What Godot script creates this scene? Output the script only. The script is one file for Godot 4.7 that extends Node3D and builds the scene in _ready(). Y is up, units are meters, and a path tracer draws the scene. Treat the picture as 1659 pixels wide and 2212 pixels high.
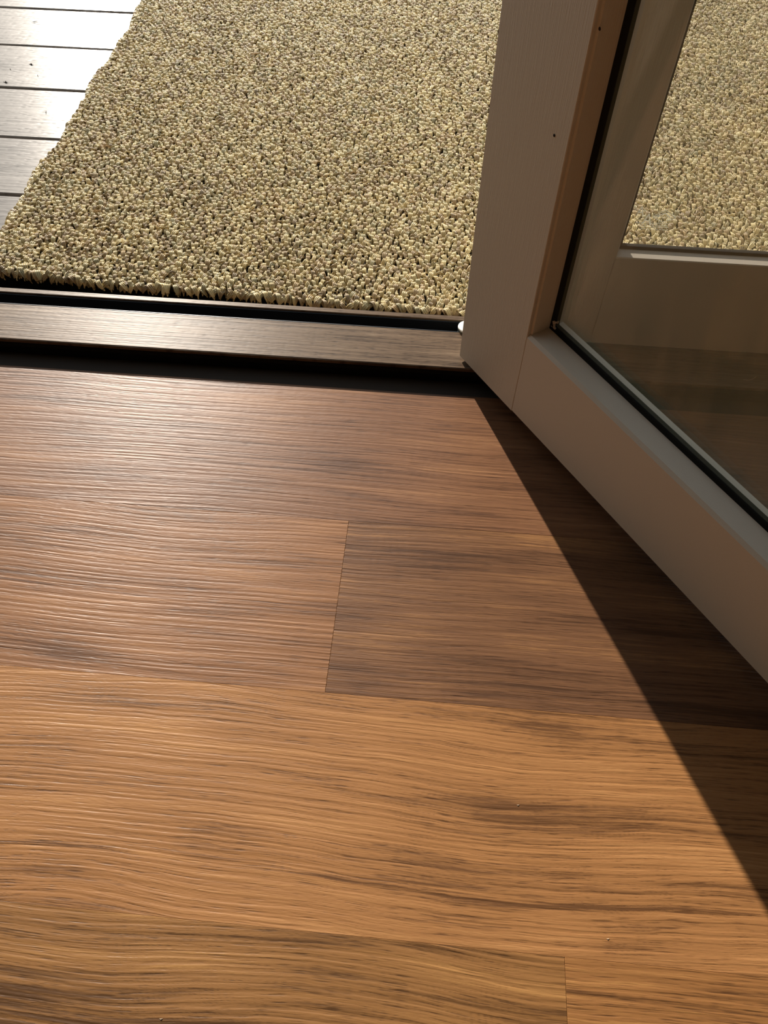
extends Node3D

# ---------------------------------------------------------------- helpers
var taken := {}
var rng := RandomNumberGenerator.new()

func numbered(called: String) -> String:
	var n: int = taken.get(called, 0)
	taken[called] = n + 1
	return called if n == 0 else "%s_%03d" % [called, n]

func tag(o: Node, label := "", category := "", group := "", kind := "") -> Node:
	if label: o.set_meta("label", label)
	if category: o.set_meta("category", category)
	if group: o.set_meta("group", group)
	if kind: o.set_meta("kind", kind)
	return o

func base(called: String, at := Vector3.ZERO, basis_ := Basis()) -> Node3D:
	var o := Node3D.new()
	o.name = numbered(called)
	add_child(o)
	o.transform = Transform3D(basis_, at)
	return o

func build(st: SurfaceTool, called: String, m: Material, parent: Node = self) -> MeshInstance3D:
	return put_mesh(st.commit(), called, m, parent)

func put_mesh(mesh: Mesh, called: String, m: Material, parent: Node = self) -> MeshInstance3D:
	var o := MeshInstance3D.new()
	o.name = numbered(called) if parent == self else called
	o.mesh = mesh
	o.material_override = m
	parent.add_child(o, true)
	return o

func mb() -> SurfaceTool:
	var st := SurfaceTool.new()
	st.begin(Mesh.PRIMITIVE_TRIANGLES)
	return st

# planar texture coordinates are set for the mesh being built by uvm: u = x * uvm.x + uvm.z, v = z * uvm.y + uvm.w
var uvm := Vector4(1, 1, 0, 0)

func vert(st: SurfaceTool, p: Vector3, n: Vector3) -> void:
	st.set_normal(n)
	st.set_uv(Vector2(p.x * uvm.x + uvm.z, p.z * uvm.y + uvm.w))
	st.add_vertex(p)

func tri(st: SurfaceTool, a: Vector3, b: Vector3, c: Vector3, out: Vector3) -> void:
	var n := (c - a).cross(b - a)
	if n.length() < 1e-14: return
	n = n.normalized()
	if n.dot(out) < 0.0:
		n = -n
		var t := b
		b = c
		c = t
	vert(st, a, n); vert(st, b, n); vert(st, c, n)

func quad(st: SurfaceTool, a: Vector3, b: Vector3, c: Vector3, d: Vector3, out: Vector3) -> void:
	tri(st, a, b, c, out)
	tri(st, a, c, d, out)

# a box whose twelve edges are chamfered by c
func box(st: SurfaceTool, lo: Vector3, hi: Vector3, c := 0.001) -> void:
	var mid := (lo + hi) * 0.5
	var h := (hi - lo) * 0.5
	var corner := func(axis: int, s: Vector3) -> Vector3:
		var p := s * (h - Vector3.ONE * c)
		p[axis] = s[axis] * h[axis]
		return mid + p
	for a in 3:
		var b: int = (a + 1) % 3
		var d: int = (a + 2) % 3
		for sa in [-1.0, 1.0]:
			var q: Array[Vector3] = []
			for k in [[-1, -1], [1, -1], [1, 1], [-1, 1]]:
				var s := Vector3()
				s[a] = sa; s[b] = k[0]; s[d] = k[1]
				q.append(corner.call(a, s))
			var n := Vector3()
			n[a] = sa
			quad(st, q[0], q[1], q[2], q[3], n)
			for sb in [-1.0, 1.0]:
				var s0 := Vector3(); s0[a] = sa; s0[b] = sb; s0[d] = -1
				var s1 := s0; s1[d] = 1
				quad(st, corner.call(a, s0), corner.call(b, s0), corner.call(b, s1), corner.call(a, s1), s0 + s1)
	for sx in [-1.0, 1.0]:
		for sy in [-1.0, 1.0]:
			for sz in [-1.0, 1.0]:
				var s := Vector3(sx, sy, sz)
				tri(st, corner.call(0, s), corner.call(1, s), corner.call(2, s), s)

# a closed profile (points in two axes) pushed along the third: axis 0 = x (points are z, y), axis 1 = y (points are x, z)
func prism(st: SurfaceTool, pts: PackedVector2Array, axis: int, from: float, to: float) -> void:
	var at := func(p: Vector2, t: float) -> Vector3:
		return Vector3(t, p.y, p.x) if axis == 0 else Vector3(p.x, t, p.y)
	var n := pts.size()
	var turn := 0.0
	for i in n:
		turn += pts[i].cross(pts[(i + 1) % n])
	for i in n:
		var p := pts[i]
		var q := pts[(i + 1) % n]
		var o := Vector2(q.y - p.y, p.x - q.x) * signf(turn)
		var out: Vector3 = Vector3(0, o.y, o.x) if axis == 0 else Vector3(o.x, 0, o.y)
		quad(st, at.call(p, from), at.call(q, from), at.call(q, to), at.call(p, to), out)
	var idx := Geometry2D.triangulate_polygon(pts)
	var along := Vector3.RIGHT if axis == 0 else Vector3.UP
	for i in range(0, idx.size(), 3):
		tri(st, at.call(pts[idx[i]], from), at.call(pts[idx[i + 1]], from), at.call(pts[idx[i + 2]], from), -along * signf(to - from))
		tri(st, at.call(pts[idx[i]], to), at.call(pts[idx[i + 1]], to), at.call(pts[idx[i + 2]], to), along * signf(to - from))

# a round tube through points, radius per point
func tube(st: SurfaceTool, pts: Array, radii: Array, sides := 6) -> void:
	var rings := []
	for i in pts.size():
		var t: Vector3 = (pts[mini(i + 1, pts.size() - 1)] - pts[maxi(i - 1, 0)]).normalized()
		var x := t.cross(Vector3(0.31, 0.9, 0.2)).normalized()
		var y := t.cross(x)
		var ring := []
		for k in sides:
			var a := TAU * k / sides
			ring.append([pts[i] + (x * cos(a) + y * sin(a)) * radii[i], x * cos(a) + y * sin(a)])
		rings.append(ring)
	for i in pts.size() - 1:
		for k in sides:
			var j := (k + 1) % sides
			smooth_quad(st, rings[i][k], rings[i][j], rings[i + 1][j], rings[i + 1][k])

func smooth_quad(st: SurfaceTool, a: Array, b: Array, c: Array, d: Array) -> void:
	for t in [[a, b, c], [a, c, d]]:
		var n: Vector3 = (t[2][0] - t[0][0]).cross(t[1][0] - t[0][0])
		var flip: bool = n.dot(t[0][1] + t[1][1] + t[2][1]) < 0.0
		for k in ([0, 2, 1] if flip else [0, 1, 2]):
			vert(st, t[k][0], t[k][1])

func lathe(st: SurfaceTool, profile: Array, at: Vector3, sides := 28) -> void:
	for i in profile.size() - 1:
		var p: Vector2 = profile[i]
		var q: Vector2 = profile[i + 1]
		var e := Vector2(q.y - p.y, p.x - q.x).normalized()
		for k in sides:
			var a0 := TAU * k / sides
			var a1 := TAU * (k + 1) / sides
			var f := func(r: Vector2, a: float) -> Array:
				return [at + Vector3(cos(a) * r.x, r.y, sin(a) * r.x), Vector3(cos(a) * e.x, e.y, sin(a) * e.x)]
			smooth_quad(st, f.call(p, a0), f.call(p, a1), f.call(q, a1), f.call(q, a0))

# ---------------------------------------------------------------- materials
func mat(c: Color, rough := 0.6, metal := 0.0, spec := 0.5) -> StandardMaterial3D:
	var m := StandardMaterial3D.new()
	m.albedo_color = c
	m.roughness = rough
	m.metallic = metal
	m.metallic_specular = spec
	return m

func lin(r: float, g: float, b: float) -> Color:
	return Color(r, g, b).linear_to_srgb()

# values 0..1 of a noise made w0 x h0 and stretched to w x h
func field(sd: int, w0: int, h0: int, w: int, h: int, freq: float, octaves := 3) -> PackedByteArray:
	var n := FastNoiseLite.new()
	n.noise_type = FastNoiseLite.TYPE_SIMPLEX_SMOOTH
	n.seed = sd
	n.frequency = freq
	n.fractal_octaves = octaves
	var im := n.get_image(w0, h0, false, false, true)
	im.convert(Image.FORMAT_L8)
	if w0 != w or h0 != h:
		im.resize(w, h, Image.INTERPOLATE_CUBIC)
	return im.get_data()

# wood: colour and height pictures, grain along u. tones = [dark, middle, light] linear
func wood(sd: int, w: int, h: int, tones: Array, bend: float, bands: float, streaks: float, pores: float, pore_len: int, ticks := 0.16, veins := []) -> Array:
	var pad := int(bend * h) + 3
	var hh := h + 2 * pad
	var warp := field(sd, 40, 10, w, h, 0.07, 2)
	var warp2 := field(sd + 1, 160, 48, w, h, 0.09, 2)
	var band := field(sd + 2, 24, 40, w, hh, 0.12, 3)
	var streak := field(sd + 3, 56, hh / 2, w, hh, 0.13, 4)
	var fine := field(sd + 4, w / pore_len, hh, w, hh, 0.33, 2)
	var pore := field(sd + 5, w / (pore_len / 2), hh, w, hh, 0.42, 1)
	var tick := field(sd + 8, w / 6, hh, w, hh, 0.45, 2)
	var groove := field(sd + 7, w / 44, hh, w, hh, 0.085, 2)
	var cloud := field(sd + 6, 60, 16, w, h, 0.12, 2)
	var lut := []
	var d: Color = tones[0]
	var m: Color = tones[1]
	var l: Color = tones[2]
	for i in 256:
		var t := i / 255.0
		var c: Color = d.lerp(m, smoothstep(0.0, 0.5, t)) if t < 0.5 else m.lerp(l, smoothstep(0.5, 1.0, t))
		c = c.linear_to_srgb()
		lut.append([int(c.r * 255), int(c.g * 255), int(c.b * 255)])
	var lr := PackedByteArray(); var lg := PackedByteArray(); var lb := PackedByteArray()
	for e in lut:
		lr.append(e[0]); lg.append(e[1]); lb.append(e[2])
	var rgb := PackedByteArray(); rgb.resize(w * h * 3)
	var hei := PackedByteArray(); hei.resize(w * h)
	var k1 := 2.0 * bend * h * 0.92 / 255.0
	var k2 := 2.0 * bend * h * 0.08 / 255.0
	var off := pad - bend * h
	for y in h:
		var row := y * w
		for x in w:
			var i := row + x
			var vf := y + off + warp[i] * k1 + warp2[i] * k2
			var vi := int(vf)
			var e := vf - vi
			var v := vi * w + x
			var v1 := v + w
			var f := lerpf(fine[v], fine[v1], e) - 128.0
			var p := lerpf(pore[v], pore[v1], e) - 150.0
			var gr := lerpf(groove[v], groove[v1], e) - 128.0
			var tk := lerpf(tick[v], tick[v1], e) - 128.0
			var t := 128.0 + (band[v] - 128.0) * bands + (lerpf(streak[v], streak[v1], e) - 128.0) * streaks + f * 0.34 + tk * 0.16 + gr * 0.16 + (cloud[i] - 128.0) * 0.25
			var hv := 185.0 + f * 0.16 + tk * ticks + clampf(gr * 1.1, -60.0, 40.0)
			for vein in veins:   # long dark figure in the wood: [place across, half width, depth]
				var q0: float = (vf - pad) / h - vein[0] - (cloud[i] - 128.0) * 0.00012
				if absf(q0) < vein[1] * 2.5:
					t -= vein[2] * exp(-q0 * q0 / (vein[1] * vein[1])) * (0.6 + (fine[v] + streak[v] - 220.0) * -0.006)
			if p > 0.0:
				t -= p * pores
				hv -= p * 1.0
			var q := clampi(int(t), 0, 255)
			rgb[i * 3] = lr[q]
			rgb[i * 3 + 1] = lg[q]
			rgb[i * 3 + 2] = lb[q]
			hei[i] = clampi(int(hv), 0, 255)
	var a := ImageTexture.create_from_image(Image.create_from_data(w, h, false, Image.FORMAT_RGB8, rgb))
	var b := ImageTexture.create_from_image(Image.create_from_data(w, h, false, Image.FORMAT_L8, hei))
	return [a, b]

func wood_mat(pics: Array, rough: float, relief: float, spec := 0.5, aniso := -0.4) -> StandardMaterial3D:
	var m := mat(Color.WHITE, rough, 0.0, spec)
	m.albedo_texture = pics[0]
	m.heightmap_enabled = true
	m.heightmap_texture = pics[1]
	m.heightmap_scale = relief
	m.anisotropy_enabled = true
	m.anisotropy = aniso
	return m

func noise_tex(sd: int, freq: float, w := 512, octaves := 4) -> NoiseTexture2D:
	var n := FastNoiseLite.new()
	n.seed = sd
	n.frequency = freq
	n.fractal_octaves = octaves
	var t := NoiseTexture2D.new()
	t.width = w
	t.height = w
	t.seamless = true
	t.noise = n
	return t

# painted timber: brush marks along one axis of the part
func paint(c: Color, scale3: Vector3, relief: float, sd: int) -> StandardMaterial3D:
	var m := mat(c, 0.4, 0.0, 0.5)
	m.uv1_triplanar = true
	m.uv1_scale = scale3
	m.heightmap_enabled = true
	m.heightmap_texture = noise_tex(sd, 0.03, 512, 3)
	m.heightmap_scale = relief
	return m

# ---------------------------------------------------------------- measures (metres; x along the threshold, z towards the room)
const SILL_Y := 0.018          # top of the threshold above the floor
const DECK_Y := 0.0060
const FLOOR_EDGE := -0.602     # where the floor planks stop
const DOOR_TURN := 35.8
const DOOR_A := Vector3(0.0345, 0.0224, -0.6443)   # lower near corner of the open leaf
const LEAF2_Z := -0.678
const THICK := 0.0425

var M := {}

func _ready() -> void:
	rng.seed = 7
	# --- camera
	var p := deg_to_rad(54.766)
	var w := deg_to_rad(-4.364)
	var r := deg_to_rad(0.690)
	var fwd := Vector3(sin(w) * cos(p), -sin(p), -cos(w) * cos(p))
	var right := Vector3(cos(w), 0, sin(w))
	var up := right.cross(fwd)
	var cam := Camera3D.new()
	cam.name = "camera"
	add_child(cam)
	cam.transform = Transform3D(Basis(right * cos(r) + up * sin(r), up * cos(r) - right * sin(r), -fwd), Vector3(0, 0.61605, 0))
	cam.fov = rad_to_deg(2.0 * atan(1106.0 / 1618.6))
	cam.near = 0.02
	cam.current = true
	# --- sky, sun, exposure
	var env := Environment.new()
	var sky := Sky.new()
	var psm := ProceduralSkyMaterial.new()
	psm.sky_top_color = Color(0.50, 0.54, 0.57)
	psm.sky_horizon_color = Color(0.70, 0.69, 0.62)
	psm.ground_bottom_color = Color(0.20, 0.19, 0.16)
	psm.ground_horizon_color = Color(0.36, 0.34, 0.27)
	psm.sky_energy_multiplier = 1.48
	psm.sun_angle_max = 1.0
	sky.sky_material = psm
	env.background_mode = Environment.BG_SKY
	env.sky = sky
	env.tonemap_mode = Environment.TONE_MAPPER_LINEAR
	env.tonemap_exposure = 1.0
	env.sdfgi_enabled = true
	env.ssao_enabled = true
	env.ssil_enabled = true
	var we := WorldEnvironment.new()
	we.name = "surroundings"
	we.environment = env
	add_child(we)
	var sun := DirectionalLight3D.new()
	sun.name = "sun"
	var el := deg_to_rad(29.0)
	var to := Vector3(0.407 * cos(el), -sin(el), 0.913 * cos(el)).normalized()
	sun.transform = Transform3D(Basis.looking_at(to, Vector3.UP), Vector3(0, 3, -3))
	sun.light_color = Color(1.0, 0.955, 0.90)
	sun.light_energy = 2.36
	sun.light_angular_distance = 0.53
	sun.shadow_enabled = true
	add_child(sun)

	make_materials()
	room()
	threshold()
	deck()
	open_leaf()
	closed_leaf()
	rug()
	debris()

func make_materials() -> void:
	# floor planks: six looks of the same vinyl timber
	var looks := [   # seed, [dark, middle, light], bend of the grain, dark veins
		[11, [Color(0.09, 0.042, 0.022), Color(0.185, 0.088, 0.043), Color(0.28, 0.142, 0.068)], 0.02, [[0.62, 0.05, 45.0]]],   # row by the threshold
		[23, [Color(0.10, 0.045, 0.020), Color(0.235, 0.110, 0.047), Color(0.345, 0.172, 0.075)], 0.022, [[0.52, 0.035, 60.0]]],    # second row, left
		[37, [Color(0.075, 0.036, 0.018), Color(0.155, 0.075, 0.036), Color(0.27, 0.135, 0.056)], 0.022, [[0.14, 0.07, 40.0], [0.93, 0.05, 50.0]]],  # second row, right: the darkest
		[52, [Color(0.12, 0.055, 0.022), Color(0.315, 0.150, 0.055), Color(0.43, 0.22, 0.085)], 0.05, [[0.80, 0.022, 95.0]]],    # third row
		[64, [Color(0.085, 0.040, 0.015), Color(0.25, 0.122, 0.042), Color(0.39, 0.205, 0.070)], 0.035, [[0.40, 0.07, 70.0]]],   # nearest row, left
		[71, [Color(0.10, 0.046, 0.018), Color(0.27, 0.125, 0.043), Color(0.41, 0.21, 0.072)], 0.02, [[0.13, 0.05, 60.0]]],    # nearest row, right
	]
	M.planks = []
	for k in looks:
		M.planks.append(wood_mat(wood(k[0], 2048, 512, k[1], k[2], 0.60, 0.45, 1.1, 40, 0.2, k[3]), 0.42, 0.042, 0.35))
	M.deck = wood_mat(wood(5, 1024, 256, [Color(0.10, 0.092, 0.086), Color(0.225, 0.208, 0.192), Color(0.34, 0.315, 0.29)], 0.012, 0.3, 0.45, 1.0, 12), 0.30, 0.045, 0.38, -0.75)
	M.sill = wood_mat(wood(9, 1024, 256, [Color(0.045, 0.028, 0.017), Color(0.135, 0.09, 0.056), Color(0.235, 0.172, 0.115)], 0.012, 0.35, 0.55, 1.5, 10), 0.44, 0.035, 0.34, -0.65)
	M.paint_up = paint(lin(0.60, 0.535, 0.435), Vector3(55, 1.6, 55), 0.014, 3)
	M.paint_along = paint(lin(0.60, 0.535, 0.435), Vector3(30, 60, 60), 0.006, 4)
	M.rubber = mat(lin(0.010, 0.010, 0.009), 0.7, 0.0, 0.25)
	M.track = mat(lin(0.05, 0.053, 0.058), 0.32, 0.7)
	M.dark = mat(lin(0.03, 0.022, 0.016), 0.9)
	M.glass = mat(Color(0.70, 0.80, 0.64, 0.07), 0.03)
	M.glass.transparency = BaseMaterial3D.TRANSPARENCY_ALPHA
	M.nylon = mat(lin(0.72, 0.73, 0.70), 0.4)
	M.steel = mat(lin(0.30, 0.32, 0.29), 0.3, 0.9)
	M.wall = mat(lin(0.62, 0.58, 0.52), 0.8)
	M.hole = mat(lin(0.02, 0.012, 0.008), 0.9)
	M.etch = mat(lin(0.62, 0.63, 0.56), 0.8)
	M.etch.albedo_color.a = 0.5
	M.etch.transparency = BaseMaterial3D.TRANSPARENCY_ALPHA
	M.etch.backlight_enabled = true
	M.etch.backlight = Color(0.7, 0.7, 0.65)

# ---------------------------------------------------------------- the room
func slab(called: String, lo: Vector3, hi: Vector3, m: Material, label: String, category: String, c := 0.002) -> Node3D:
	var st := mb()
	box(st, lo, hi, c)
	return tag(build(st, called, m), label, category, "", "structure")

func room() -> void:
	var fl := base("floor")
	tag(fl, "brown timber-look floor planks inside the doorway", "floor", "", "structure")
	var st := mb()
	box(st, Vector3(-2.5, -0.08, FLOOR_EDGE - 0.12), Vector3(2.6, -0.0045, 3.6), 0.001)
	build(st, "subfloor", M.dark, fl)
	# plank rows, 0.18 m wide: the joints seen in the photograph fix the first rows
	var long := 1.22
	var rows := [-0.0675, 0.128]
	var edges := [FLOOR_EDGE, -0.4200, -0.2400, -0.0600]
	var z := -0.06
	while z < 3.5:
		z += 0.18
		edges.append(z)
	for i in edges.size() - 1:
		var z0: float = edges[i]
		var z1: float = edges[i + 1]
		var joint: float = 0.62 if i == 0 else -0.0672 if i == 1 else -0.66 if i == 2 else 0.1278 if i == 3 else rng.randf_range(-0.6, 0.6)
		for k in range(-3, 3):
			var x0 := maxf(joint + k * long, -2.45)
			var x1 := minf(joint + (k + 1) * long, 2.55)
			if x1 - x0 < 0.05: continue
			var look: int = rng.randi() % 6
			if i == 0: look = 0
			elif i == 1: look = 1 if k < 0 else 2
			elif i == 2: look = 3
			elif i == 3: look = 4 if k < 0 else 5
			st = mb()
			var zc := z1 - 0.09
			uvm = Vector4(1.0 / long, 1.0 / 0.18, 0.5 - (joint + (k + 0.5) * long) / long, 0.5 - zc / 0.18)
			box(st, Vector3(x0 + 0.00008, -0.004, z0 + 0.00002), Vector3(x1 - 0.00008, 0.0, z1 - 0.00002), 0.0002)
			build(st, "floor_plank", M.planks[look], fl)
	uvm = Vector4(1, 1, 0, 0)
	slab("wall_left", Vector3(-2.6, -0.08, -0.76), Vector3(-2.46, 2.5, 3.7), M.wall, "plain pale wall at the left end of the room", "wall")
	slab("wall_right", Vector3(2.56, -0.08, -0.76), Vector3(2.7, 2.5, 3.7), M.wall, "plain pale wall at the right end of the room", "wall")
	slab("wall_back", Vector3(-2.46, -0.08, 3.5), Vector3(2.56, 2.5, 3.64), M.wall, "plain pale wall behind the camera", "wall")
	slab("ceiling", Vector3(-2.6, 2.5, -0.76), Vector3(2.7, 2.62, 3.7), M.wall, "plain pale ceiling of the room", "ceiling")
	var wf := base("wall_front")
	tag(wf, "pale wall round the wide doorway to the deck", "wall", "", "structure")
	st = mb()
	box(st, Vector3(-2.46, -0.08, -0.76), Vector3(-1.75, 2.5, -0.62), 0.002)
	build(st, "wall_panel", M.wall, wf)
	st = mb()
	box(st, Vector3(0.845, -0.08, -0.76), Vector3(2.56, 2.5, -0.62), 0.002)
	build(st, "wall_panel", M.wall, wf)
	st = mb()
	box(st, Vector3(-1.75, 2.14, -0.76), Vector3(0.845, 2.5, -0.62), 0.002)
	build(st, "lintel", M.wall, wf)

func threshold() -> void:
	var t := base("trim_1")
	tag(t, "weathered timber door sill with a black guide track, between floor and rug", "door sill", "", "structure")
	var x0 := -1.75
	var x1 := 0.845
	var st := mb()
	uvm = Vector4(1.0 / 1.3, 1.0 / 0.09, 0.75 / 1.3, 7.45)
	# inner board: nose with a small lip, front face falling to the gap
	prism(st, PackedVector2Array([Vector2(-0.6872, SILL_Y - 0.0004), Vector2(-0.6284, SILL_Y), Vector2(-0.6270, SILL_Y - 0.0008), Vector2(-0.6266, SILL_Y - 0.0042), Vector2(-0.6290, SILL_Y - 0.0052), Vector2(-0.6290, -0.05), Vector2(-0.6872, -0.05)]), 0, x0, x1)
	tag(build(st, "sill_board", M.sill, t), "brown sill board nearest the floor")
	st = mb()
	uvm = Vector4(1.0 / 1.3, 1.0 / 0.09, 0.75 / 1.3, 8.05)
	box(st, Vector3(x0, -0.05, -0.7168), Vector3(x1, SILL_Y - 0.0002, -0.7088), 0.0007)
	build(st, "sill_board", M.sill, t)
	uvm = Vector4(1, 1, 0, 0)
	# the guide track: a U of thin metal with lips that stand level with the boards
	st = mb()
	prism(st, PackedVector2Array([
		Vector2(-0.7086, SILL_Y - 0.0022), Vector2(-0.7071, SILL_Y - 0.0022), Vector2(-0.7071, -0.004), Vector2(-0.6889, -0.004),
		Vector2(-0.6891, SILL_Y - 0.0007), Vector2(-0.6887, SILL_Y - 0.0002), Vector2(-0.6880, SILL_Y - 0.0002), Vector2(-0.6876, SILL_Y - 0.0010), Vector2(-0.6875, -0.006), Vector2(-0.7086, -0.006)]), 0, x0, x1)
	tag(build(st, "guide_track", M.track, t), "black metal guide track")
	# black strip added to paint in the shade on the sill face, and the dark angle at the bottom of the gap
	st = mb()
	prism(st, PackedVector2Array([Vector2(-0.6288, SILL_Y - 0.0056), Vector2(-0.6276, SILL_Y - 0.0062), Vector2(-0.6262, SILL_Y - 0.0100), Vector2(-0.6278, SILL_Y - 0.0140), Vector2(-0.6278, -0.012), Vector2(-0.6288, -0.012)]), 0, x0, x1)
	tag(build(st, "shade_strip", M.rubber, t), "added black strip standing in for the shade under the nose of the sill")
	st = mb()
	prism(st, PackedVector2Array([Vector2(-0.6290, -0.014), Vector2(-0.612, -0.014), Vector2(-0.6112, -0.011), Vector2(-0.6095, -0.011), Vector2(-0.6090, -0.018), Vector2(-0.6290, -0.018)]), 0, x0, x1)
	build(st, "edge_angle", M.track, t)

func deck() -> void:
	var d := base("deck")
	tag(d, "weathered grey deck boards outside the door", "deck", "", "structure")
	var gap := 0.0062
	var pitch := 0.1492
	var z := -0.9345 - pitch + gap * 0.5 - 0.0005     # near edge of the board beyond the nearest gap in view
	z += pitch * 2.0
	var i := 0
	while z > -3.6:
		var st := mb()
		uvm = Vector4(1.0 / 1.6, 1.0 / 0.16, 1.1 / 1.6 + rng.randf() * 0.55, 0.03 + rng.randf() * 0.06 - (z - pitch + gap) / 0.16)
		box(st, Vector3(-1.9, DECK_Y - 0.022, z - pitch + gap), Vector3(1.9, DECK_Y + (0.0004 if i % 2 else 0.0), maxf(z - pitch + gap + 0.02, minf(z, -0.7350))), 0.0012)
		build(st, "deck_board", M.deck, d)
		z -= pitch
		i += 1
	uvm = Vector4(1, 1, 0, 0)
	for x in [-1.5, -1.05, -0.6, -0.15, 0.3, 0.75, 1.2]:
		var st := mb()
		box(st, Vector3(x - 0.022, DECK_Y - 0.14, -3.6), Vector3(x + 0.022, DECK_Y - 0.0225, -0.77), 0.001)
		build(st, "joist", M.dark, d)
	var soil := slab("ground", Vector3(-8, -0.5, -9), Vector3(8, -0.22, -0.77), mat(lin(0.06, 0.05, 0.035), 0.95), "bare dark soil under the deck", "ground")
	soil.set_meta("kind", "structure")

# ---------------------------------------------------------------- the doors
# one glazed leaf in its own axes: x along it, y up from its lower edge, z out of its visible face
func leaf(d: Node3D, wide: float, tall: float, stile: float, rail: float, g: float, turned := false) -> void:
	var lip := 0.003
	var sl := 0.0225
	var upright := PackedVector2Array([
		Vector2(0.0012, 0), Vector2(stile - 0.0006, 0), Vector2(stile, -0.0006), Vector2(stile + 0.0002, -0.0034), Vector2(stile + 0.0022, -0.0042), Vector2(stile + 0.0042, -sl), Vector2(stile + 0.0042, -0.0302), Vector2(stile + 0.0020, -THICK + 0.001),
		Vector2(stile + 0.0010, -THICK), Vector2(0.0012, -THICK), Vector2(0, -THICK + 0.0012), Vector2(0, -0.0012)])
	if turned:
		for i in upright.size(): upright[i].y = -THICK - upright[i].y
	var st := mb()
	prism(st, upright, 1, 0.0, tall)
	build(st, "stile", M.paint_up, d)
	var other := PackedVector2Array()
	for q in upright:
		other.append(Vector2(wide - q.x, q.y))
	other.reverse()
	st = mb()
	prism(st, other, 1, 0.0, tall)
	build(st, "stile", M.paint_up, d)
	# rails: profile in z, y
	var foot := PackedVector2Array([
		Vector2(-0.001, 0), Vector2(0, 0.001), Vector2(0, rail - lip), Vector2(-lip, rail), Vector2(-sl, rail + 0.0022), Vector2(-0.0302, rail + 0.0022), Vector2(-THICK + 0.001, rail), Vector2(-THICK, rail - 0.001), Vector2(-THICK, 0)])
	if turned:   # its outer edge is weathered off
		foot[2].y -= 0.0125
		foot[3].y -= 0.0118
		for i in foot.size(): foot[i].x = -THICK - foot[i].x
	st = mb()
	prism(st, foot, 0, stile + 0.0004, wide - stile - 0.0004)
	build(st, "rail", M.paint_along, d)
	var head := PackedVector2Array()
	for q in foot:
		head.append(Vector2(q.x, tall - q.y))
	head.reverse()
	st = mb()
	prism(st, head, 0, stile + 0.0004, wide - stile - 0.0004)
	build(st, "rail", M.paint_along, d)
	# rubber glazing strips round the pane, on both of its faces
	var x0 := stile + 0.0042
	var x1 := wide - x0
	var y0 := rail + 0.0022
	var y1 := tall - y0
	st = mb()
	var low := PackedVector2Array([Vector2(-sl, y0), Vector2(-0.0236, y0 + g * 0.8), Vector2(-0.0248, y0 + g), Vector2(-0.0294, y0 + g), Vector2(-0.0308, y0)])
	if turned:
		for i in low.size(): low[i].x = -THICK - low[i].x
	prism(st, low, 0, x0, x1)
	build(st, "glazing_strip", M.rubber, d)
	st = mb()
	var high := PackedVector2Array()
	for q in low: high.append(Vector2(q.x, tall - q.y))
	high.reverse()
	prism(st, high, 0, x0, x1)
	build(st, "glazing_strip", M.rubber, d)
	var side := PackedVector2Array()
	for q in low: side.append(Vector2(x0 + q.y - y0, q.x))
	st = mb()
	prism(st, side, 1, y0, y1)
	build(st, "glazing_strip", M.rubber, d)
	var side2 := PackedVector2Array()
	for q in low: side2.append(Vector2(x1 - q.y + y0, q.x))
	st = mb()
	prism(st, side2, 1, y0, y1)
	build(st, "glazing_strip", M.rubber, d)
	st = mb()
	var pz := -THICK + 0.0250 if turned else -0.0284
	box(st, Vector3(x0 + 0.001, y0 + 0.001, pz), Vector3(x1 - 0.001, y1 - 0.001, pz + 0.0034), 0.0003)
	build(st, "glass_pane", M.glass, d)

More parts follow.
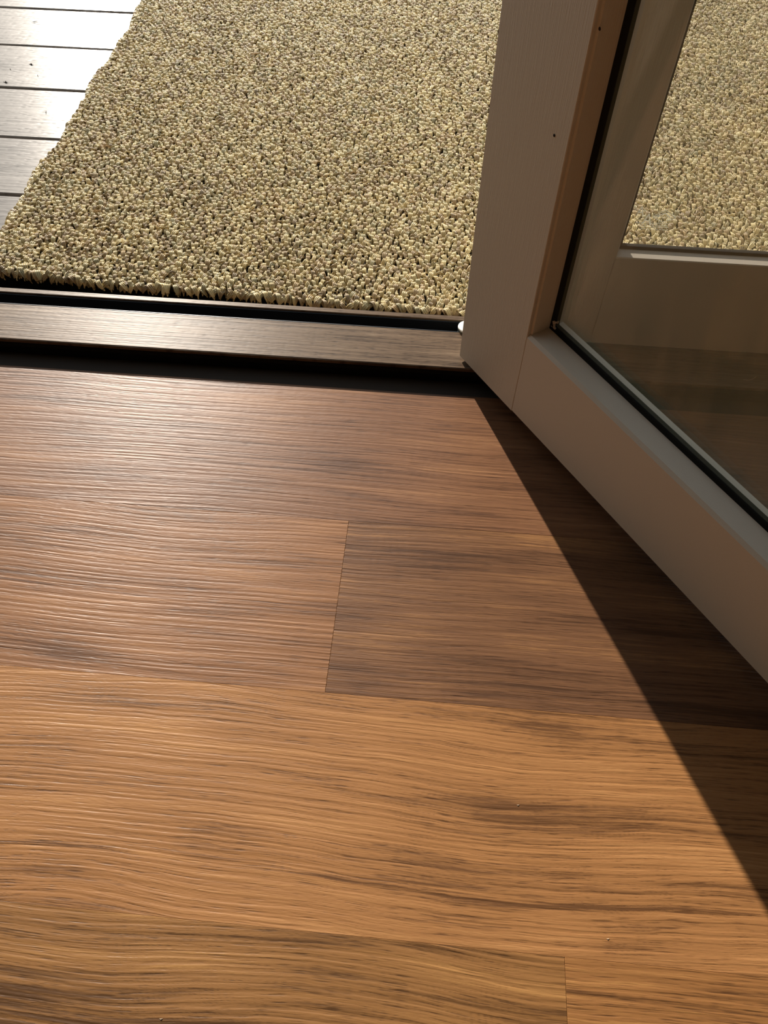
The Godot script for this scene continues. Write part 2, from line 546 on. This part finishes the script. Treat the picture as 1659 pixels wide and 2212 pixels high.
func open_leaf() -> void:
	var a := deg_to_rad(DOOR_TURN)
	var d := base("door_1", DOOR_A, Basis(Vector3(sin(a), 0, cos(a)), Vector3.UP, Vector3(-cos(a), 0, sin(a))))
	tag(d, "taupe painted glazed door leaf swung open over the brown floor", "door", "", "structure")
	leaf(d, 0.72, 2.06, 0.100, 0.1055, 0.0050)
	# two nail holes filled in the stile
	for h in [Vector3(0.1030, 0.372, -0.0035), Vector3(0.0838, 0.292, 0.0003)]:
		var st := mb()
		lathe(st, [Vector2(0.0, 0.0004), Vector2(0.0009, 0.0003), Vector2(0.0012, 0.0)], Vector3.ZERO, 10)
		var o := build(st, "nail_hole", M.hole, d)
		o.transform = Transform3D(Basis(Vector3.RIGHT, PI / 2), h)
	# the guide that runs in the track under the hinge side
	var st := mb()
	var c := d.transform.affine_inverse() * Vector3(0.0420, 0.0, -0.6935)
	lathe(st, [Vector2(0.0, 0.0010), Vector2(0.0092, 0.0008), Vector2(0.0100, 0.0003), Vector2(0.0102, -0.0004), Vector2(0.0102, -0.0014), Vector2(0.0, -0.0014)], Vector3(c.x, -0.0005, c.z))
	tag(build(st, "guide_cap", M.nylon, d), "white round cap of the track guide")
	st = mb()
	lathe(st, [Vector2(0.0100, 0.0), Vector2(0.0100, -0.022), Vector2(0.0, -0.022)], Vector3(c.x, -0.0018, c.z))
	tag(build(st, "guide_pin", M.steel, d), "metal pin of the track guide")
	# a few hairs stuck to the pane
	var pane: Node3D = d.get_node("glass_pane")
	for q in [[Vector3(0.1700, 0.180, -0.0246), 0.016, 2.2], [Vector3(0.300, 0.205, -0.0246), 0.012, 0.9], [Vector3(0.262, 0.262, -0.0246), 0.010, 1.2]]:
		var hs := mb()
		var hp := []
		var hr := []
		for k in 8:
			var a0: float = q[2] + (k - 4) * 0.14
			hp.append((hp[-1] if k else q[0]) + Vector3(cos(a0), sin(a0), 0) * (q[1] / 7.0 if k else 0.0))
			hr.append(0.00009)
		tube(hs, hp, hr, 4)
		build(hs, "hair", mat(lin(0.5, 0.38, 0.24), 0.6), pane)
	# old sealant in the lower corner of the glazing
	st = mb()
	rng.seed = 19
	for k in 9:
		var q := Vector3(0.1048 + rng.randf() * 0.006, 0.108 + rng.randf() * 0.009, -0.0235 - rng.randf() * 0.003)
		var e := q + Vector3(rng.randf_range(-0.002, 0.003), rng.randf_range(0.001, 0.006), rng.randf_range(0.0, 0.0015))
		tube(st, [q, (q + e) * 0.5 + Vector3(0, 0, 0.0008), e], [0.0004, 0.0014, 0.0003], 6)
	tag(build(st, "sealant_bead", M.paint_along, d), "crumbled sealant in the corner")

func closed_leaf() -> void:
	var d := base("door_2", Vector3(0.0790, 0.0235, LEAF2_Z))
	tag(d, "closed glazed door leaf over the sill, seen through the open one", "door", "", "structure")
	leaf(d, 0.762, 2.06, 0.1045, 0.1150, 0.0028, true)
	# the stamp in the corner of its glass: letters, a lozenge and rules
	var pane: Node3D = d.get_node("glass_pane")
	var z := -0.0139
	var letters := [["A", Vector3(0.1200, 0.1590, z), 34], ["A", Vector3(0.1290, 0.1510, z), 40]]
	for l in letters:
		var tm := TextMesh.new()
		tm.text = l[0]
		var f := SystemFont.new()
		f.font_names = PackedStringArray(["Droid Sans"])
		tm.font = f
		tm.font_size = l[2]
		tm.pixel_size = 0.0004
		tm.depth = 0.0002
		var o := put_mesh(tm, "etched_letter", M.etch, pane)
		o.position = l[1]
	var st := mb()
	var lo := [Vector2(0.1330, 0.1545), Vector2(0.1440, 0.1620), Vector2(0.1560, 0.1540), Vector2(0.1440, 0.1490)]
	for i in 4:
		etched_line(st, lo[i], lo[(i + 1) % 4], 0.0007, z)
	etched_line(st, Vector2(0.1360, 0.1540), Vector2(0.1440, 0.1590), 0.0012, z)
	etched_line(st, Vector2(0.1440, 0.1590), Vector2(0.1500, 0.1545), 0.0012, z)
	for k in 7:
		var x := 0.1355 + k * 0.0024
		etched_line(st, Vector2(x, 0.1530), Vector2(x + 0.0022, 0.1558 if k < 5 else 0.1545), 0.0006, z)
	etched_line(st, Vector2(0.1180, 0.1470), Vector2(0.1500, 0.1475), 0.0005, z)
	etched_line(st, Vector2(0.1240, 0.1428), Vector2(0.1520, 0.1432), 0.0005, z)
	for k in 9:
		var x := 0.1230 + k * 0.0031
		etched_line(st, Vector2(x, 0.1448), Vector2(x + 0.0019, 0.1450), 0.0009, z)
		etched_line(st, Vector2(x + 0.002, 0.1404), Vector2(x + 0.0041, 0.1406), 0.0008, z)
	build(st, "etched_mark", M.etch, pane)

func etched_line(st: SurfaceTool, a: Vector2, b: Vector2, w: float, z: float) -> void:
	var n := (b - a).orthogonal().normalized() * w * 0.5
	var q := [a - n, b - n, b + n, a + n]
	for s in [[0.0002, Vector3.BACK], [0.0, Vector3.FORWARD]]:
		quad(st, Vector3(q[0].x, q[0].y, z + s[0]), Vector3(q[1].x, q[1].y, z + s[0]), Vector3(q[2].x, q[2].y, z + s[0]), Vector3(q[3].x, q[3].y, z + s[0]), s[1])

# ---------------------------------------------------------------- the rug
# one looped bundle: a few flat straws side by side, bent over a path; spread = half width of the bundle along it
func loop_mesh(path: Array, spread: Array, straws: int, thick: float, twist: float, sd: int) -> ArrayMesh:
	var r := RandomNumberGenerator.new()
	r.seed = sd
	var st := mb()
	var steps := 11
	var sides := 8
	var c := Curve3D.new()
	c.bake_interval = 0.0004
	for i in path.size():
		var q: Vector3 = path[i]
		var before: Vector3 = path[maxi(i - 1, 0)]
		var after: Vector3 = path[mini(i + 1, path.size() - 1)]
		c.add_point(q, (before - after) * 0.2, (after - before) * 0.2)
	var total := c.get_baked_length()
	for n in straws:
		var place := (n + 0.5) / straws * 2.0 - 1.0
		var rise := r.randf_range(-0.0005, 0.0006) - 0.0008 * place * place
		var rings := []
		for i in steps + 1:
			var f := float(i) / steps
			var q := c.sample_baked(f * total, true)
			var t := (c.sample_baked(minf(f + 0.03, 1.0) * total, true) - c.sample_baked(maxf(f - 0.03, 0.0) * total, true)).normalized()
			var x := Vector3.RIGHT if absf(t.x) < 0.75 else Vector3.BACK
			x = (x - t * x.dot(t)).normalized()
			var y := t.cross(x)
			if y.y < 0.0 and absf(t.y) < 0.9: y = -y
			var turn := Basis(t, twist * (f - 0.5))
			x = turn * x
			y = turn * y
			var k := f * (spread.size() - 1)
			var lo := int(k)
			var sp := lerpf(spread[lo], spread[mini(lo + 1, spread.size() - 1)], k - lo)
			var mid := q + x * place * sp + y * (rise * sin(PI * f))
			var wd := sp / straws * 1.12 + 0.0001
			var tilt := place * 0.5
			var ring := []
			for s in sides:
				var a := TAU * s / sides
				var dx := cos(a) * wd
				var dy := sin(a) * thick * (0.5 + 0.5 * sin(PI * f))
				ring.append(mid + x * (dx * cos(tilt) + dy * sin(tilt)) + y * (dy * cos(tilt) - dx * sin(tilt)))
			rings.append([ring, mid])
		for i in steps:
			for s in sides:
				var j := (s + 1) % sides
				var p0: Vector3 = rings[i][0][s]
				var p1: Vector3 = rings[i][0][j]
				var p2: Vector3 = rings[i + 1][0][j]
				var p3: Vector3 = rings[i + 1][0][s]
				var m0: Vector3 = rings[i][1]
				var m1: Vector3 = rings[i + 1][1]
				smooth_quad(st, [p0, (p0 - m0).normalized()], [p1, (p1 - m0).normalized()], [p2, (p2 - m1).normalized()], [p3, (p3 - m1).normalized()])
	return st.commit()

const RUG_CORNER := Vector3(-0.573, 0.0, -0.7470)
const RUG_U := Vector3(1.0, 0.0, 0.0387)
const RUG_V := Vector3(-0.0085, 0.0, -1.0)
const RUG_W := 1.45
const RUG_L := 1.10

func rug_at(u: float, v: float) -> Vector3:
	var lift := 0.003 * exp(-pow(u / 0.14, 2.0)) * exp(-pow(v / 0.06, 2.0))
	var edge := 0.0035 * sin(v * 21.0 + 0.6) + 0.0025 * sin(v * 47.0)
	var front := 0.0015 * sin(u * 24.0)
	var fade := exp(-u / 0.1)
	return RUG_CORNER + RUG_U * (u + edge * fade) + RUG_V * (v + front * exp(-v / 0.1)) + Vector3.UP * (DECK_Y + 0.0005 + lift)

func rug() -> void:
	rng.seed = 101
	var d := base("woven_rug")
	tag(d, "straw coloured chunky looped seagrass rug lying on the deck by the sill", "rug")
	# the flat backing that the loops are drawn through
	var st := mb()
	var nu := 40
	var nv := 30
	for i in nu:
		for j in nv:
			var c := []
			for k in [[0, 0], [1, 0], [1, 1], [0, 1]]:
				var u: float = lerpf(0.004, RUG_W - 0.004, float(i + k[0]) / nu)
				var v: float = lerpf(0.004, RUG_L - 0.004, float(j + k[1]) / nv)
				c.append(rug_at(u, v))
			var h := Vector3.UP * 0.0054
			quad(st, c[0] + h, c[1] + h, c[2] + h, c[3] + h, Vector3.UP)
			var g := Vector3.UP * 0.0008
			quad(st, c[0] + g, c[1] + g, c[2] + g, c[3] + g, Vector3.DOWN)
			if i == 0: quad(st, c[0] + g, c[3] + g, c[3] + h, c[0] + h, Vector3.LEFT)
			if i == nu - 1: quad(st, c[1] + g, c[2] + g, c[2] + h, c[1] + h, Vector3.RIGHT)
			if j == 0: quad(st, c[0] + g, c[1] + g, c[1] + h, c[0] + h, Vector3.BACK)
			if j == nv - 1: quad(st, c[3] + g, c[2] + g, c[2] + h, c[3] + h, Vector3.FORWARD)
	build(st, "rug_backing", mat(lin(0.028, 0.02, 0.011), 0.95), d)
	# loops: y up, z towards the door
	var shapes := []
	shapes.append(loop_mesh([Vector3(-0.0006, -0.0012, 0.0078), Vector3(-0.0003, 0.0036, 0.0054), Vector3(0, 0.0074, 0.0008), Vector3(0.0003, 0.0082, -0.0032), Vector3(0.0006, 0.0052, -0.0066), Vector3(0.0006, 0.0008, -0.0072)], [0.0005, 0.0019, 0.0032, 0.0035, 0.0025, 0.0007], 3, 0.0012, 0.35, 41))
	shapes.append(loop_mesh([Vector3(-0.0060, 0.0000, 0.0034), Vector3(-0.0046, 0.0052, 0.0012), Vector3(-0.0010, 0.0080, -0.0012), Vector3(0.0034, 0.0064, -0.0026), Vector3(0.0058, 0.0006, -0.0032)], [0.0006, 0.0011, 0.0014, 0.0012, 0.0006], 2, 0.0008, 1.2, 51))
	var places := [[], []]
	var tints := [[], []]
	var du := 0.0084
	var dv := 0.0069
	var tone := FastNoiseLite.new()
	tone.seed = 5
	tone.frequency = 9.0
	var row := 0
	var v := 0.003
	while v < RUG_L:
		var u := 0.003 + (du * 0.5 if row % 2 else 0.0)
		while u < RUG_W:
			for kind in 2:
				var uu := u + rng.randf_range(-1, 1) * 0.0013 + (du * 0.08 if kind else 0.0)
				var vv := v + rng.randf_range(-1, 1) * 0.0010 + (0.0039 if kind else 0.0)
				var which := kind
				var side := -1.0 if rng.randf() < 0.5 else 1.0
				var b := Basis(Vector3.UP, rng.randf_range(-0.45, 0.45) + (side * 0.2 if kind == 0 else 1.02 if side > 0.0 else 0.0)) * Basis(Vector3.RIGHT, rng.randf_range(-0.28, 0.3)) * Basis(Vector3.BACK, rng.randf_range(-0.35, 0.35))
				var k := rng.randf_range(0.62, 0.9)
				b = b.scaled(Vector3(k * rng.randf_range(0.85, 1.15), k * 1.1, k))
				places[which].append(Transform3D(b, rug_at(uu, vv) + Vector3(0, 0.0042 + rng.randf_range(-0.0007, 0.0010), 0)))
				tints[which].append(straw(tone.get_noise_2d(uu, vv)))
			u += du
		v += dv
		row += 1
	# the turned edge: fatter loops that hang over the border
	for e in 2:
		var t := 0.0
		while t < (RUG_W if e == 0 else RUG_L):
			var q := rug_at(t, -0.001) if e == 0 else rug_at(-0.001, t)
			for n in 2:
				var turn := (0.0 if e == 0 else -PI / 2) + (0.75 if n else -0.75) + rng.randf_range(-0.35, 0.35)
				var b := Basis(Vector3.UP, turn) * Basis(Vector3.RIGHT, rng.randf_range(0.2, 0.6)) * Basis(Vector3.BACK, rng.randf_range(-0.6, 0.6))
				b = b.scaled(Vector3.ONE * rng.randf_range(0.75, 1.0))
				var which := 0
				places[which].append(Transform3D(b, q + Vector3(rng.randf_range(-0.004, 0.004) if e == 0 else 0.0, 0.0022 + n * 0.001, rng.randf_range(-0.004, -0.001))))
				tints[which].append(straw(0.1))
			t += 0.0078 + rng.randf() * 0.002
	var m := mat(Color.WHITE, 0.42, 0.0, 0.55)
	m.vertex_color_use_as_albedo = true
	m.backlight_enabled = true
	m.backlight = Color(0.06, 0.05, 0.03)
	for k in 2:
		var mm := MultiMesh.new()
		mm.transform_format = MultiMesh.TRANSFORM_3D
		mm.use_colors = true
		mm.mesh = shapes[k]
		mm.instance_count = places[k].size()
		for i in places[k].size():
			mm.set_instance_transform(i, places[k][i])
			mm.set_instance_color(i, tints[k][i])
		var o := MultiMeshInstance3D.new()
		o.name = ["straw_loops", "straw_ties"][k]
		o.multimesh = mm
		o.material_override = m
		o.set_meta("kind", "stuff")
		d.add_child(o, true)
	# wisps of loose fibre caught in the loops
	var fuzz := mat(lin(0.50, 0.34, 0.15), 0.9)
	for c in [[0.145, 0.588], [0.075, 0.300], [0.112, 0.140], [0.012, 0.016], [0.245, 0.62]]:
		st = mb()
		var o: Vector3 = rug_at(c[0], c[1]) + Vector3(0, 0.0115, 0)
		for k in 80:
			var a := rng.randf() * TAU
			var e := Vector3(cos(a) * 0.009, rng.randf_range(-0.002, 0.003), sin(a) * 0.005) * rng.randf_range(0.4, 1.1)
			var mid := e * 0.5 + Vector3(rng.randf_range(-1, 1), rng.randf_range(0, 1.5), rng.randf_range(-1, 1)) * 0.002
			tube(st, [o - e * 0.3, o + mid, o + e], [0.00008, 0.0001, 0.00007], 4)
		tag(build(st, "fibre_wisp", fuzz, d), "wisp of loose tan fibre")

func straw(n: float) -> Color:
	var k := rng.randf()
	var c := Color(0.54, 0.435, 0.225)
	if k < 0.30: c = Color(0.64, 0.545, 0.31)
	elif k < 0.47: c = Color(0.42, 0.31, 0.165)
	elif k < 0.58: c = Color(0.35, 0.26, 0.145)
	elif k < 0.70: c = Color(0.45, 0.40, 0.235)
	return c * Color(1.02, 0.98, 0.89) * (rng.randf_range(0.70, 1.12) + n * 0.15)

# ---------------------------------------------------------------- bits lying about
func debris() -> void:
	rng.seed = 33
	var bark := mat(lin(0.03, 0.024, 0.018), 0.9)
	var bits := [
		[Vector2(-0.714, -1.308), 0.010, 0.3, "dark curled leaf scrap on the deck board, biggest of the scraps"],
		[Vector2(-0.767, -1.469), 0.011, -0.5, "thin dark twig on the second deck board from the top"],
		[Vector2(-0.689, -1.271), 0.007, 1.1, "short dark twig beside the curled leaf scrap"],
		[Vector2(-0.634, -1.155), 0.009, 1.3, "upright-lying dark twig on the deck board near the rug edge"],
		[Vector2(-0.7335, -1.243), 0.010, 0.2, "dark bent twig just above a deck gap at the left"],
		[Vector2(-0.743, -1.2885), 0.006, 0.8, "small dark bark speck on the third deck board, close to the picture's left edge"],
	]
	for b in bits:
		var st := mb()
		var at := Vector3(b[0].x, DECK_Y + 0.0007, b[0].y)
		var e: Vector3 = Vector3(cos(b[2]), 0, sin(b[2])) * b[1] * 0.5
		tube(st, [-e, Vector3(0, 0.0004, 0.0012), e + Vector3(0, 0.0006, 0)], [0.0002, 0.0005, 0.00015], 6)
		if b[1] == 0.010:
			tube(st, [Vector3(-0.002, 0, -0.002), Vector3(0, 0.001, 0), Vector3(0.003, 0.0005, 0.002)], [0.0003, 0.0012, 0.0003], 6)
		var o := build(st, "twig", bark)
		o.position = at
		tag(o, b[3], "twig", "dry scraps on the deck boards")
	var chip := mat(lin(0.62, 0.50, 0.36), 0.7)
	var crumbs := [
		[Vector2(0.1595, -0.0741), "pale crumb lying on the seam right of the nearest plank joint"],
		[Vector2(0.0966, -0.1612), "pale speck on the broad orange plank in the sun"],
		[Vector2(-0.1478, 0.0003), "pale speck on the dark plank at the bottom edge"],
	]
	for c in crumbs:
		var st := mb()
		tube(st, [Vector3(-0.0010, 0, 0), Vector3(0, 0.0001, 0.0003), Vector3(0.0010, 0.0001, -0.0003)], [0.0001, 0.0003, 0.0001], 6)
		var o := build(st, "crumb", chip)
		o.position = Vector3(c[0].x, 0.0002, c[0].y)
		tag(o, c[1], "crumb", "crumbs on the floor")
